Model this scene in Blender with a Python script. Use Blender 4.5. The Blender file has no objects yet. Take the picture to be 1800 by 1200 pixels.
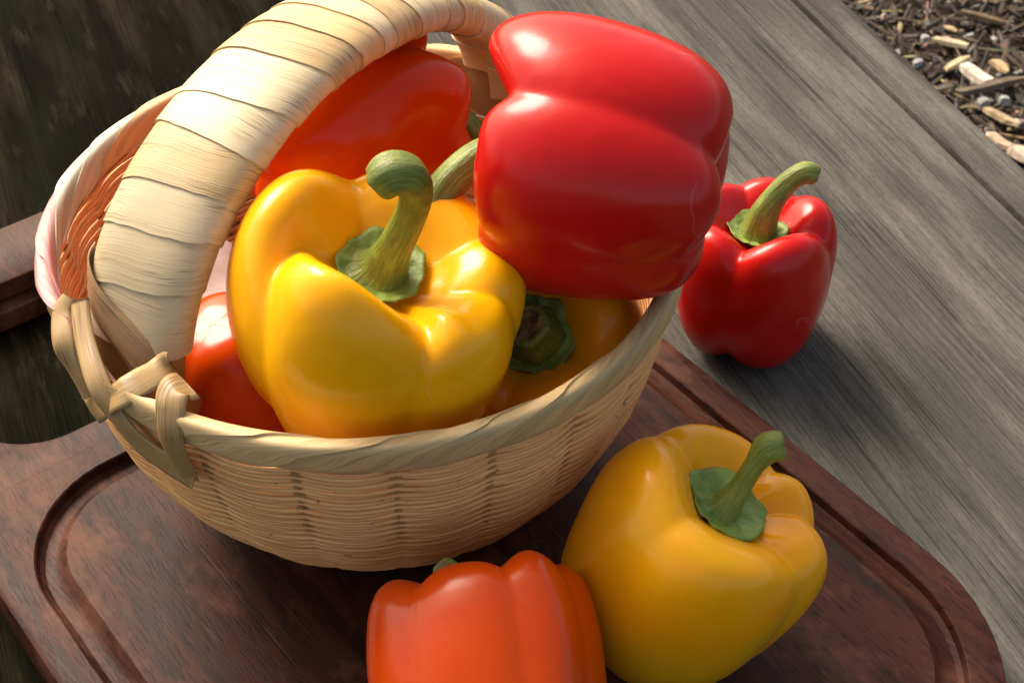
import bpy, math, random
from mathutils import Vector, Matrix, noise
S = bpy.context.scene
COL = S.collection
CM = 0.01
rnd = random.Random(7)
PI = math.pi

# ------------------------------------------------------------------ camera
PITCH = math.radians(43.0)
cam_d = bpy.data.cameras.new('camera')
cam = bpy.data.objects.new('camera', cam_d)
COL.objects.link(cam)
cam.location = (0, -math.cos(PITCH) * 0.56, math.sin(PITCH) * 0.56)
cam.rotation_euler = (PI / 2 - PITCH, 0, 0)
cam_d.sensor_width = 36
cam_d.lens = 54
cam_d.clip_start = 0.02
cam_d.clip_end = 400
cam_d.dof.use_dof = True
cam_d.dof.focus_distance = 0.44
cam_d.dof.aperture_fstop = 44
S.camera = cam

# ------------------------------------------------------------------ light
SUN_EL, SUN_AZ = math.radians(43), math.radians(-40)     # azimuth from +y towards +x
W = bpy.data.worlds.new('World')
S.world = W
W.use_nodes = True
nt = W.node_tree
sky = nt.nodes.new('ShaderNodeTexSky')
sky.sky_type = 'NISHITA'
sky.sun_disc = False
sky.sun_elevation = SUN_EL
sky.sun_rotation = SUN_AZ
sky.air_density = 0.7
sky.dust_density = 5.0
sky.ozone_density = 0.5
wb = nt.nodes.new('ShaderNodeMix')            # white balance of the photograph
wb.data_type, wb.blend_type = 'RGBA', 'MULTIPLY'
wb.inputs[0].default_value = 1.0
wb.inputs[7].default_value = (1.0, 0.89, 0.71, 1)
nt.links.new(sky.outputs[0], wb.inputs[6])
nt.links.new(wb.outputs[2], nt.nodes['Background'].inputs[0])
nt.nodes['Background'].inputs[1].default_value = 0.15
sd = bpy.data.lights.new('sun', 'SUN')
sd.energy = 1.5
sd.angle = math.radians(26)
sd.color = (1.0, 0.96, 0.89)
sun = bpy.data.objects.new('sun', sd)
COL.objects.link(sun)
sdir = Vector((math.sin(SUN_AZ) * math.cos(SUN_EL), math.cos(SUN_AZ) * math.cos(SUN_EL), math.sin(SUN_EL)))
sun.rotation_euler = sdir.to_track_quat('Z', 'Y').to_euler()
sun.location = sdir * 3
S.view_settings.view_transform = 'Standard'
S.view_settings.look = 'None'
S.view_settings.exposure = 1.1
S.view_settings.gamma = 1

# ------------------------------------------------------------------ helpers
def tag(o, label=None, cat=None, group=None, kind=None):
    if label: o['label'] = label
    if cat: o['category'] = cat
    if group: o['group'] = group
    if kind: o['kind'] = kind
    return o

def empty(name, loc, label, cat, group=None):
    o = bpy.data.objects.new(name, None)
    o.empty_display_size = 0.02
    o.location = Vector(loc) * CM
    COL.objects.link(o)
    return tag(o, label, cat, group)

def mk(name, verts, faces, mats, parent=None, smooth=True, uv=None, fmat=None, attrs=None, origin=None):
    """one mesh object; verts in cm world coordinates; kept relative to its parent chain"""
    off = Vector((0, 0, 0))
    p = parent
    while p is not None:
        off += p.location
        p = p.parent
    if origin is not None:
        off = off + Vector(origin) * CM
    me = bpy.data.meshes.new(name)
    me.from_pydata([(v[0] * CM - off.x, v[1] * CM - off.y, v[2] * CM - off.z) for v in verts], [], faces)
    for m in (mats if isinstance(mats, (list, tuple)) else [mats]):
        me.materials.append(m)
    if smooth:
        me.polygons.foreach_set('use_smooth', [True] * len(me.polygons))
    if fmat:
        me.polygons.foreach_set('material_index', fmat)
    if uv:
        ul = me.uv_layers.new(name='UVMap')
        idx = [0] * len(me.loops)
        me.loops.foreach_get('vertex_index', idx)
        flat = []
        for i in idx:
            flat += [uv[i][0], uv[i][1]]
        ul.data.foreach_set('uv', flat)
    if attrs:
        for k, vals in attrs.items():
            if isinstance(vals[0], (tuple, list)):
                a = me.attributes.new(k, 'FLOAT_COLOR', 'POINT')
                a.data.foreach_set('color', [c for v in vals for c in (v[0], v[1], v[2], 1.0)])
            else:
                a = me.attributes.new(k, 'FLOAT', 'POINT')
                a.data.foreach_set('value', vals)
    me.update()
    o = bpy.data.objects.new(name, me)
    COL.objects.link(o)
    if parent: o.parent = parent
    if origin is not None: o.location = Vector(origin) * CM
    return o

def grid_faces(nu, nv, wrap_u=False, wrap_v=False):
    """vertex index = i*nv + j"""
    f = []
    for i in range(nu if wrap_u else nu - 1):
        for j in range(nv if wrap_v else nv - 1):
            a, b = i * nv + j, ((i + 1) % nu) * nv + j
            c, d = ((i + 1) % nu) * nv + (j + 1) % nv, i * nv + (j + 1) % nv
            f.append((a, b, c, d))
    return f

def crom(pts, n):
    """Catmull-Rom through tuples, n samples"""
    m = len(pts)
    out = []
    for k in range(n):
        t = k * (m - 1) / (n - 1)
        i = min(int(t), m - 2)
        u = t - i
        p0, p1, p2, p3 = pts[max(i - 1, 0)], pts[i], pts[i + 1], pts[min(i + 2, m - 1)]
        out.append(tuple(0.5 * (2 * b + (c - a) * u + (2 * a - 5 * b + 4 * c - d) * u * u + (3 * b - a - 3 * c + d) * u ** 3)
                         for a, b, c, d in zip(p0, p1, p2, p3)))
    return out

def sstep(a, b, x):
    t = min(1, max(0, (x - a) / (b - a)))
    return t * t * (3 - 2 * t)

# ------------------------------------------------------------------ materials
class NB:
    def __init__(s, name):
        s.m = bpy.data.materials.new(name)
        s.m.use_nodes = True
        s.t = s.m.node_tree
        s.b = s.t.nodes['Principled BSDF']
    def n(s, typ, **kw):
        nd = s.t.nodes.new(typ)
        for k, v in kw.items():
            if k.startswith('i_'):
                key = k[2:].replace('_', ' ')
                nd.inputs[int(key) if key.isdigit() else key].default_value = v
            else:
                setattr(nd, k, v)
        return nd
    def l(s, a, b): s.t.links.new(a, b)
    def ramp(s, src, stops, interp='LINEAR'):
        r = s.n('ShaderNodeValToRGB')
        r.color_ramp.interpolation = interp
        e = r.color_ramp.elements
        while len(e) < len(stops): e.new(0.5)
        for k, (p, c) in enumerate(stops):
            e[k].position = p
            e[k].color = (c, c, c, 1) if isinstance(c, (int, float)) else (*c, 1)
        s.l(src, r.inputs[0])
        return r.outputs[0]
    def mix(s, fac, a, b, mode='MIX'):
        x = s.n('ShaderNodeMix', data_type='RGBA', blend_type=mode)
        for sock, v in ((x.inputs[0], fac), (x.inputs[6], a), (x.inputs[7], b)):
            if isinstance(v, (int, float)): sock.default_value = v
            elif isinstance(v, (tuple, list)): sock.default_value = (*v, 1)
            else: s.l(v, sock)
        return x.outputs[2]
    def math(s, op, a, b=0.0, clamp=False):
        x = s.n('ShaderNodeMath', operation=op, use_clamp=clamp)
        for sock, v in ((x.inputs[0], a), (x.inputs[1], b)):
            if isinstance(v, (int, float)): sock.default_value = v
            else: s.l(v, sock)
        return x.outputs[0]
    def noise(s, vec, scale, detail=4, rough=0.55, dist=0.0):
        x = s.n('ShaderNodeTexNoise', i_Scale=scale, i_Detail=detail, i_Roughness=rough, i_Distortion=dist)
        if vec is not None: s.l(vec, x.inputs['Vector'])
        return x.outputs['Fac']
    def mapping(s, vec, scale=(1, 1, 1), rot=(0, 0, 0), loc=(0, 0, 0)):
        x = s.n('ShaderNodeMapping')
        x.inputs['Scale'].default_value = scale
        x.inputs['Rotation'].default_value = rot
        x.inputs['Location'].default_value = loc
        s.l(vec, x.inputs['Vector'])
        return x.outputs[0]
    def obj(s): return s.n('ShaderNodeTexCoord').outputs['Object']
    def uv(s): return s.n('ShaderNodeTexCoord').outputs['UV']
    def attr(s, name): return s.n('ShaderNodeAttribute', attribute_name=name)
    def bump(s, h, strength, dist):
        x = s.n('ShaderNodeBump', i_Strength=strength, i_Distance=dist)
        s.l(h, x.inputs['Height'])
        s.l(x.outputs[0], s.b.inputs['Normal'])
    def set(s, **kw):
        for k, v in kw.items():
            sock = s.b.inputs[k.replace('_', ' ')]
            if isinstance(v, (int, float)): sock.default_value = v
            elif isinstance(v, (tuple, list)): sock.default_value = (*v, 1) if len(sock.default_value) == 4 else v
            else: s.l(v, sock)
        return s

def pepper_mat(name, base, alt, alt2, thr=0.55, rough=0.20):
    s = NB(name)
    o = s.obj()
    n1 = s.noise(o, 22, 3)
    c = s.mix(s.ramp(n1, [(0.35, 0), (0.7, 1)]), base, alt)
    n2 = s.noise(s.mapping(o, loc=(3, 1, 5)), 14, 2)
    c = s.mix(s.ramp(n2, [(thr, 0), (thr + 0.22, 0.8)]), c, alt2)
    # sparse pale scars and dark specks
    v = s.n('ShaderNodeTexVoronoi', i_Scale=110.0)
    s.l(o, v.inputs['Vector'])
    sp = s.ramp(v.outputs['Distance'], [(0.0, 1), (0.035, 1), (0.06, 0)])
    gate = s.ramp(s.noise(s.mapping(o, loc=(9, 2, 1)), 40, 1), [(0.52, 0), (0.58, 1)])
    c = s.mix(s.math('MULTIPLY', sp, gate), c, tuple(x * 0.45 + 0.10 for x in base))
    fl = s.noise(o, 420, 2)
    c = s.mix(s.ramp(fl, [(0.58, 0), (0.72, 0.22)]), c, alt2)
    sc = s.noise(s.mapping(o, scale=(90, 30, 60), rot=(0.4, 0.9, 0.3)), 1.0, 2, 0.4, 0.5)
    sg = s.ramp(s.noise(s.mapping(o, loc=(1, 7, 3)), 30, 1), [(0.64, 0), (0.68, 1)])
    c = s.mix(s.math('MULTIPLY', s.math('MULTIPLY', s.ramp(sc, [(0.485, 0), (0.5, 1), (0.515, 0)]), sg), 0.25), c, tuple(x * 0.5 + 0.25 for x in base))
    s.set(Base_Color=c, IOR=1.45)
    s.b.inputs['Specular IOR Level'].default_value = 0.38
    rr = s.ramp(s.noise(o, 60, 3), [(0.3, rough - 0.03), (0.75, rough + 0.07)])
    s.l(rr, s.b.inputs['Roughness'])
    s.b.inputs['Subsurface Weight'].default_value = 0.2
    s.b.inputs['Subsurface Radius'].default_value = (1.0, 0.35, 0.08)
    s.b.inputs['Subsurface Scale'].default_value = 0.006
    h = s.math('ADD', s.math('MULTIPLY', s.noise(o, 55, 2), 1.0), s.math('MULTIPLY', s.noise(o, 700, 2), 0.03))
    s.bump(h, 0.25, 0.0022)
    return s.m

M = {}
M['yellow'] = pepper_mat('pepper_skin_yellow', (0.97, 0.46, 0.003), (0.95, 0.38, 0.002), (0.95, 0.54, 0.006), 0.5)
M['yellow_green'] = pepper_mat('pepper_skin_yellow_green', (0.95, 0.41, 0.003), (0.92, 0.31, 0.002), (0.58, 0.42, 0.008), 0.52)
M['amber'] = pepper_mat('pepper_skin_amber', (0.80, 0.31, 0.006), (0.76, 0.24, 0.005), (0.62, 0.33, 0.012), 0.55)
M['orange'] = pepper_mat('pepper_skin_orange', (0.60, 0.060, 0.0), (0.56, 0.045, 0.0), (0.64, 0.085, 0.0), 0.55)
M['deep_orange'] = pepper_mat('pepper_skin_deep_orange', (0.62, 0.055, 0.0), (0.56, 0.040, 0.0), (0.66, 0.085, 0.0), 0.6)
M['red'] = pepper_mat('pepper_skin_red', (0.54, 0.008, 0.006), (0.47, 0.006, 0.005), (0.58, 0.014, 0.007), 0.6)

def stem_mat():
    s = NB('stem_green')
    o = s.obj()
    c = s.mix(s.ramp(s.noise(o, 90, 5), [(0.3, 0), (0.7, 1)]), (0.12, 0.165, 0.018), (0.27, 0.33, 0.05))
    st = s.noise(s.mapping(s.uv(), scale=(40, 1.5, 1)), 1.0, 3)
    c = s.mix(s.ramp(st, [(0.35, 0.55), (0.6, 0)]), c, (0.06, 0.095, 0.012))
    c = s.mix(s.ramp(s.noise(o, 160, 4), [(0.66, 0), (0.76, 0.6)]), c, (0.22, 0.17, 0.05))
    s.set(Base_Color=c, Roughness=0.42)
    s.bump(s.math('ADD', st, s.noise(o, 300, 4)), 0.5, 0.0012)
    return s.m
def calyx_mat():
    s = NB('calyx_green')
    o = s.obj()
    c = s.mix(s.ramp(s.noise(o, 120, 5), [(0.35, 0), (0.7, 1)]), (0.10, 0.17, 0.02), (0.26, 0.36, 0.055))
    s.set(Base_Color=c, Roughness=0.5)
    s.bump(s.noise(o, 220, 4), 0.5, 0.0015)
    return s.m
def cut_mat():
    s = NB('stem_cut_face')
    o = s.obj()
    c = s.mix(s.ramp(s.noise(o, 250, 5), [(0.4, 0), (0.6, 1)]), (0.10, 0.055, 0.018), (0.26, 0.20, 0.07))
    s.set(Base_Color=c, Roughness=0.8)
    s.bump(s.noise(o, 300, 4), 0.6, 0.002)
    return s.m
M['stem'], M['calyx'], M['cut'] = stem_mat(), calyx_mat(), cut_mat()

def straw_mat(name, ca, cb, streak, streak_amt=0.75, edge=None, edge_amt=0.0, spk=0.5):
    """uv: u runs along the fibres in cm, v across in cm"""
    s = NB(name)
    uv = s.uv()
    rv = s.n('ShaderNodeObjectInfo').outputs['Random']
    off = s.n('ShaderNodeCombineXYZ')
    s.l(s.math('MULTIPLY', rv, 57.0), off.inputs[0]); s.l(s.math('MULTIPLY', rv, 31.0), off.inputs[1])
    va = s.n('ShaderNodeVectorMath', operation='ADD')
    s.l(uv, va.inputs[0]); s.l(off.outputs[0], va.inputs[1])
    p = va.outputs[0]
    c = s.mix(s.ramp(s.noise(s.mapping(p, scale=(0.35, 2.2, 1)), 1.0, 4), [(0.3, 0), (0.7, 1)]), ca, cb)
    fib = s.noise(s.mapping(p, scale=(0.35, 26, 1)), 1.0, 3)
    c = s.mix(s.ramp(fib, [(0.30, 0.22), (0.5, 0)]), c, tuple(x * 0.62 for x in cb))
    lines = s.noise(s.mapping(p, scale=(0.22, 15, 1), loc=(4, 9, 0)), 1.0, 2, 0.4)
    gate = s.noise(s.mapping(p, scale=(0.45, 0.9, 1), loc=(1, 5, 0)), 1.0, 2)
    thin = s.ramp(lines, [(0.462, 0), (0.497, 1), (0.532, 0)])
    g = s.ramp(gate, [(0.40, 0), (0.56, 1)])
    c = s.mix(s.math('MULTIPLY', s.math('MULTIPLY', thin, g), streak_amt), c, streak)
    sp = s.ramp(s.noise(s.mapping(p, scale=(5, 9, 1)), 1.0, 3), [(0.68, 0), (0.76, spk)])
    c = s.mix(sp, c, (0.22, 0.12, 0.05))
    if edge:
        e = s.ramp(s.noise(s.mapping(p, scale=(0.18, 0.8, 1), loc=(2, 3, 7)), 1.0, 3), [(0.42, 0), (0.62, edge_amt)])
        c = s.mix(e, c, edge)
    v = s.n('ShaderNodeHueSaturation')
    s.l(c, v.inputs['Color'])
    s.l(s.math('ADD', s.math('MULTIPLY', rv, 0.22), 0.88), v.inputs['Value'])
    s.set(Base_Color=v.outputs[0], Roughness=0.42)
    s.bump(s.math('ADD', s.math('MULTIPLY', fib, 0.5), s.math('MULTIPLY', s.math('MULTIPLY', thin, g), -0.5)), 0.25, 0.0006)
    return s.m
M['straw'] = straw_mat('straw', (0.72, 0.53, 0.27), (0.62, 0.42, 0.18), (0.12, 0.07, 0.035))
M['straw_pale'] = straw_mat('straw_pale', (0.70, 0.59, 0.38), (0.64, 0.50, 0.28), (0.18, 0.12, 0.07))
M['straw_tan'] = straw_mat('straw_tan', (0.44, 0.295, 0.125), (0.36, 0.225, 0.085), (0.09, 0.055, 0.03), 0.9)
M['straw_brown'] = straw_mat('straw_brown', (0.38, 0.23, 0.10), (0.29, 0.17, 0.075), (0.07, 0.04, 0.025), 0.9)
M['straw_green'] = straw_mat('straw_green', (0.68, 0.49, 0.24), (0.58, 0.39, 0.17), (0.06, 0.05, 0.03), 0.9, (0.27, 0.23, 0.12), 0.4)
M['straw_pink'] = straw_mat('straw_pink', (0.62, 0.38, 0.31), (0.57, 0.25, 0.26), (0.25, 0.10, 0.10), 0.4, (0.36, 0.075, 0.14), 0.95)
M['straw_white'] = straw_mat('straw_white', (0.68, 0.64, 0.50), (0.60, 0.56, 0.42), (0.20, 0.21, 0.15), 0.6, (0.40, 0.42, 0.30), 0.5)

def weave_mat():
    s = NB('woven_straw')
    uv = s.uv()
    a = s.attr('tint').outputs['Fac']
    c = s.mix(a, (0.82, 0.42, 0.135), (0.92, 0.55, 0.215))
    n = s.noise(s.mapping(uv, scale=(0.7, 9, 1)), 1.0, 4)
    c = s.mix(s.ramp(n, [(0.3, 0.5), (0.6, 0)]), c, (0.52, 0.24, 0.085))
    sp = s.ramp(s.noise(s.mapping(uv, scale=(2.6, 7, 1), loc=(5, 5, 0)), 1.0, 3), [(0.66, 0), (0.73, 0.85)])
    c = s.mix(sp, c, (0.16, 0.065, 0.025))
    s.set(Base_Color=c, Roughness=0.5)
    s.bump(n, 0.3, 0.0008)
    return s.m
M['weave'] = weave_mat()

GR = math.radians(-68)          # direction of the bench planks (grain)
BA = math.radians(-52.3)        # long axis of the cutting board

def plank_mat(name, ca, cb, dark, light, moss=None, fine=1.0):
    """object x runs along the grain"""
    s = NB(name)
    o = s.obj()
    wob = s.noise(s.mapping(o, scale=(3, 10, 3)), 1.0, 3)
    cx = s.n('ShaderNodeCombineXYZ')
    s.l(s.math('MULTIPLY', wob, 0.006), cx.inputs[1])
    va = s.n('ShaderNodeVectorMath', operation='ADD')
    s.l(o, va.inputs[0]); s.l(cx.outputs[0], va.inputs[1])
    p = va.outputs[0]
    big = s.noise(s.mapping(p, scale=(7, 50, 7)), 1.0, 3)
    c = s.mix(s.ramp(big, [(0.32, 0), (0.68, 1)]), ca, cb)
    mid = s.noise(s.mapping(p, scale=(3.0, 620, 3.0)), 1.0, 2, 0.5)
    c = s.mix(s.ramp(mid, [(0.36, 0.5), (0.46, 0)]), c, dark)
    fin = s.noise(s.mapping(p, scale=(9, 1700, 9), loc=(3, 3, 3)), 1.0, 3, 0.5)
    c = s.mix(s.ramp(fin, [(0.36, 0.75), (0.48, 0)]), c, dark)
    pl = s.noise(s.mapping(p, scale=(7, 40, 7), loc=(7, 1, 2)), 1.0, 6, 0.65)
    c = s.mix(s.ramp(pl, [(0.46, 0), (0.72, 0.8)]), c, light)
    lines = s.noise(s.mapping(p, scale=(4.5, 300, 4.5), loc=(1, 8, 2)), 1.0, 2, 0.4)
    thin = s.ramp(lines, [(0.475, 0), (0.497, 1), (0.519, 0)])
    gate = s.ramp(s.noise(s.mapping(p, scale=(12, 30, 12), loc=(4, 2, 9)), 1.0, 2), [(0.48, 0), (0.64, 0.8)])
    crack = s.math('MULTIPLY', thin, gate)
    c = s.mix(s.math('MULTIPLY', crack, 0.85), c, tuple(x * 0.35 for x in dark))
    mott = s.noise(s.mapping(o, scale=(260, 1500, 260)), 1.0, 4)
    c = s.mix(s.ramp(mott, [(0.36, 0.35), (0.52, 0)]), c, dark)
    if moss:
        g = s.ramp(s.noise(s.mapping(o, scale=(16, 28, 16), loc=(2, 2, 2)), 1.0, 5), [(0.42, 0), (0.7, 0.8)])
        c = s.mix(g, c, moss)
        g2 = s.ramp(s.noise(s.mapping(o, scale=(26, 110, 26), loc=(6, 2, 2)), 1.0, 6, 0.7), [(0.55, 0), (0.74, 0.7)])
        c = s.mix(g2, c, light)
    s.set(Base_Color=c, Roughness=0.85)
    s.b.inputs['Specular IOR Level'].default_value = 0.02 if moss else 0.12
    h = s.math('ADD', s.math('MULTIPLY', fin, 0.7), s.math('MULTIPLY', mid, 0.8))
    h = s.math('SUBTRACT', h, s.math('MULTIPLY', crack, 0.7))
    s.bump(h, 0.7 * fine, 0.0012)
    return s.m
M['grey_wood'] = plank_mat('weathered_grey_wood', (0.106, 0.103, 0.090), (0.068, 0.067, 0.060), (0.024, 0.0235, 0.020), (0.205, 0.198, 0.172))
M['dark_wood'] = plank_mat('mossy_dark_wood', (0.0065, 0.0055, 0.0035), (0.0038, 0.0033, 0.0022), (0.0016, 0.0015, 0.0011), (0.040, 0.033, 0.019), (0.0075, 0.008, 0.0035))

def board_mat():
    s = NB('red_brown_hardwood')
    o = s.obj()
    big = s.noise(s.mapping(o, scale=(4, 22, 4)), 1.0, 5, 0.6, 0.6)
    c = s.mix(s.ramp(big, [(0.3, 0), (0.7, 1)]), (0.080, 0.024, 0.0125), (0.022, 0.0075, 0.005))
    mid = s.noise(s.mapping(o, scale=(18, 190, 18)), 1.0, 5, 0.65, 0.4)
    c = s.mix(s.ramp(mid, [(0.36, 0.85), (0.54, 0)]), c, (0.012, 0.005, 0.0045))
    pores = s.noise(s.mapping(o, scale=(150, 1500, 150), loc=(2, 5, 1)), 1.0, 2)
    pf = s.ramp(pores, [(0.36, 0.85), (0.45, 0)])
    c = s.mix(pf, c, (0.014, 0.006, 0.005))
    worn = s.noise(s.mapping(o, scale=(26, 40, 26), loc=(8, 3, 3)), 1.0, 6, 0.65)
    c = s.mix(s.ramp(worn, [(0.50, 0), (0.74, 0.7)]), c, (0.21, 0.088, 0.060))
    # knife scratches
    sc = None
    for k, (ang, off) in enumerate(((1.25, 3), (0.35, 7), (2.2, 11))):
        ln = s.noise(s.mapping(o, scale=(3.5, 95, 1), rot=(0, 0, ang), loc=(off, off * 2, 0)), 1.0, 1, 0.3)
        th = s.ramp(ln, [(0.492, 0), (0.5, 1), (0.508, 0)])
        gt = s.ramp(s.noise(s.mapping(o, loc=(off, 1, 4)), 22, 2), [(0.55, 0), (0.62, 1)])
        x = s.math('MULTIPLY', th, gt)
        sc = x if sc is None else s.math('MAXIMUM', sc, x)
    c = s.mix(s.math('MULTIPLY', sc, 0.7), c, (0.045, 0.02, 0.016))
    s.set(Base_Color=c, Roughness=s.ramp(worn, [(0.3, 0.42), (0.7, 0.55)]))
    s.b.inputs['Specular IOR Level'].default_value = 0.14
    h = s.math('SUBTRACT', s.math('MULTIPLY', mid, 0.2), s.math('ADD', s.math('MULTIPLY', sc, 0.5), s.math('MULTIPLY', pf, 0.3)))
    s.bump(h, 0.35, 0.0005)
    return s.m
M['board'] = board_mat()

def simple(name, ca, cb, scale=60, rough=0.8):
    s = NB(name)
    o = s.obj()
    n = s.noise(o, scale, 5)
    s.set(Base_Color=s.mix(s.ramp(n, [(0.35, 0), (0.65, 1)]), ca, cb), Roughness=rough)
    s.bump(n, 0.4, 0.002)
    return s.m
M['soil'] = simple('dark_soil', (0.035, 0.025, 0.018), (0.08, 0.058, 0.04), 30, 0.95)
M['cloth'] = simple('white_cotton', (0.78, 0.75, 0.74), (0.70, 0.67, 0.67), 80, 0.9)
def chip_mat():
    s = NB('mulch_chip')
    o = s.obj()
    a = s.attr('Col').outputs['Color']
    n = s.noise(s.mapping(o, scale=(60, 60, 60)), 1.0, 5)
    s.set(Base_Color=s.mix(s.ramp(n, [(0.35, 0.6), (0.6, 0)]), a, (0.04, 0.028, 0.018)), Roughness=0.85)
    return s.m
M['chip'] = chip_mat()

# ------------------------------------------------------------------ ground and bench
def flat(pts, z): return [(x, y, z) for x, y in pts]
g = mk('ground', [(-6000, -6000, -45.5), (6000, -6000, -45.5), (6000, 6000, -45.5), (-6000, 6000, -45.5)], [(0, 1, 2, 3)], M['soil'], smooth=False)
tag(g, kind='structure')

gx, gy = Vector((math.cos(GR), math.sin(GR), 0)), Vector((-math.sin(GR), math.cos(GR), 0))
bench = empty('wooden_bench', (0, 0, -45), 'weathered wooden bench of grey planks and a mossy dark plank under the cutting board', 'bench')

def plank(name, v0, v1, mat, lift=0.0, bl=1.0, br=1.0, crack=None, thick=4.0, u0=-80, u1=90, label=None):
    """plank in (u along grain, v across) cm; its own axes follow the grain"""
    o_v = (v0 + v1) / 2
    hw = (v1 - v0) / 2
    prof = [(-hw, -thick), (-hw, -0.5 * bl), (-hw + 0.12 * bl, -0.12 * bl), (-hw + 0.5 * bl, 0)]
    nmid = max(8, int(hw * 8))
    mids = [-hw + 0.5 * bl + (2 * hw - 0.5 * (bl + br)) * k / nmid for k in range(1, nmid)]
    if crack is not None: mids += [crack - o_v + 0.025 * k for k in range(-20, 21)]
    prof += [(x, 0) for x in sorted(mids)]
    prof += [(hw - 0.5 * br, 0), (hw - 0.15 * br, -0.1 * br), (hw, -0.45 * br), (hw, -thick)]
    us = [u0] + [(-34 + 72 * k / 150) for k in range(151)] + [u1]
    V = []
    for u in us:
        for (v, z) in prof:
            zz = z
            if z > -1:
                zz += 0.035 * noise.noise(Vector((u * 0.06, v * 1.1, o_v))) + 0.02 * noise.noise(Vector((u * 0.1, v * 3.1, o_v + 4)))
                if crack is not None:
                    vc = crack - o_v + 0.16 * noise.noise(Vector((u * 0.13, 3.3, 1)))
                    open_ = 1.0 - 0.6 * sstep(-14, -5, u)
                    d = (v - vc) / 0.11
                    zz -= 2.2 * open_ * math.exp(-d * d)
                    zz += 0.10 * sstep(0, 0.6, v - vc)
            V.append((u, v, zz))
    n = len(prof)
    F = grid_faces(len(us), n)
    F += [tuple(range(n - 1, -1, -1)), tuple((len(us) - 1) * n + k for k in range(n))]
    F = [tuple(reversed(f)) for f in F]
    F.append((0, n - 1, (len(us) - 1) * n + n - 1, (len(us) - 1) * n))
    me = bpy.data.meshes.new(name)
    me.from_pydata([(a * CM, b * CM, c * CM) for a, b, c in V], [], F)
    me.materials.append(mat)
    me.polygons.foreach_set('use_smooth', [True] * len(me.polygons))
    o = bpy.data.objects.new(name, me)
    COL.objects.link(o)
    o.parent = bench
    o.location = (gy * o_v) * CM + Vector((0, 0, 0.45 + lift * CM))
    o.rotation_euler = (0, 0, GR)
    if label: o['label'] = label
    return o
def uvof(x, y): return (x * gx.x + y * gx.y, x * gy.x + y * gy.y)
v_edge = uvof(15.93, 23.96)[1]
v_crack = uvof(13.48, 23.96)[1]
v_gap = uvof(-4.6, 14.0)[1]
plank('plank', v_gap + 0.25, v_crack - 0.13, M['grey_wood'], br=0.15, label='wide weathered grey plank')
plank('plank', v_crack + 0.12, v_edge, M['grey_wood'], lift=0.06, bl=0.15, label='narrow grey edge plank beyond the dark seam')
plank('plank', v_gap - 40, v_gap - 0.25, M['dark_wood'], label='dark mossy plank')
# legs, below the frame
for u in (-60, 70):
    c = gx * u + gy * ((v_edge + v_gap - 40) / 2)
    hw = (v_edge - v_gap + 40) / 2 - 4
    P = []
    for z in (-45.4, -4.0):
        for a, b in ((-3, -hw), (3, -hw), (3, hw), (-3, hw)):
            q = c + gx * a + gy * b
            P.append((q.x, q.y, z))
    mk('bench_leg', P, [(3, 2, 1, 0), (4, 5, 6, 7), (0, 1, 5, 4), (1, 2, 6, 5), (2, 3, 7, 6), (3, 0, 4, 7)], M['grey_wood'], bench, smooth=False)

# ------------------------------------------------------------------ cutting board
bd, bn = Vector((math.cos(BA), math.sin(BA), 0)), Vector((-math.sin(BA), math.cos(BA), 0))   # long axis, across
board = empty('cutting_board', (0, 0, 0.06), 'reddish brown wooden cutting board with juice groove and slot handle under the basket', 'cutting board')
def bw(d, n, z):
    p = bd * d + bn * n
    return (p.x, p.y, z)
def rrect(d0, d1, n0, n1, r, k=14, bow=0.0):
    """rounded rectangle outline (d,n), counter-clockwise; r = radius at the d0 and d1 ends"""
    pts = []
    for (cd, cn, a0, rr) in ((d1 - r[1], n1 - r[1], 0, r[1]), (d0 + r[0], n1 - r[0], PI / 2, r[0]), (d0 + r[0], n0 + r[0], PI, r[0]), (d1 - r[1], n0 + r[1], 1.5 * PI, r[1])):
        for i in range(k + 1):
            a = a0 + PI / 2 * i / k
            pts.append((cd + rr * math.cos(a), cn + rr * math.sin(a)))
    # subdivide the straight runs
    out = []
    for i, p in enumerate(pts):
        q = pts[(i + 1) % len(pts)]
        L = math.hypot(q[0] - p[0], q[1] - p[1])
        m = max(1, int(L / 1.2))
        for j in range(m):
            out.append((p[0] + (q[0] - p[0]) * j / m, p[1] + (q[1] - p[1]) * j / m))
    return out
ZT = 1.8
N0, N1, D0, D1 = -19.9, 3.15, -3.0, 22.9
def inset(o, z):
    r0, r1 = max(0.3, 5.2 - o), max(0.3, 6.2 - o)
    return [bw(d, n, z) for d, n in rrect(D0 + o, D1 - o, N0 + o, N1 - o, (r0, r1))]
rings = []
# outline with a fixed count: build every ring from the same parameters
def ring(o, z, k=14):
    pts = []
    corners = ((D1, N1, 0, 6.2), (D0, N1, PI / 2, 5.0), (D0, N0, PI, 5.0), (D1, N0, 1.5 * PI, 6.2))
    arcs = []
    for (d, n, a0, R) in corners:
        sd_, sn_ = (1 if d == D1 else -1), (1 if n == N1 else -1)
        cd, cn = d - sd_ * R, n - sn_ * R
        if d == D0 and o < 0.9: R, cd, cn = 0.75, d + 0.75, n - sn_ * 0.75
        rr = R - o
        arcs.append([(cd + rr * math.cos(a0 + PI / 2 * i / k), cn + rr * math.sin(a0 + PI / 2 * i / k)) for i in range(k + 1)])
    for i in range(4):
        pts += arcs[i]
        p, q = arcs[i][-1], arcs[(i + 1) % 4][0]
        for j in range(1, 12):
            t = j / 12
            pts.append((p[0] + (q[0] - p[0]) * t, p[1] + (q[1] - p[1]) * t))
    return [bw(d, n, ZT - 0.001 if d < D0 + 0.25 and ZT - 0.1 < z < ZT else z) for d, n in pts]
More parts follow.
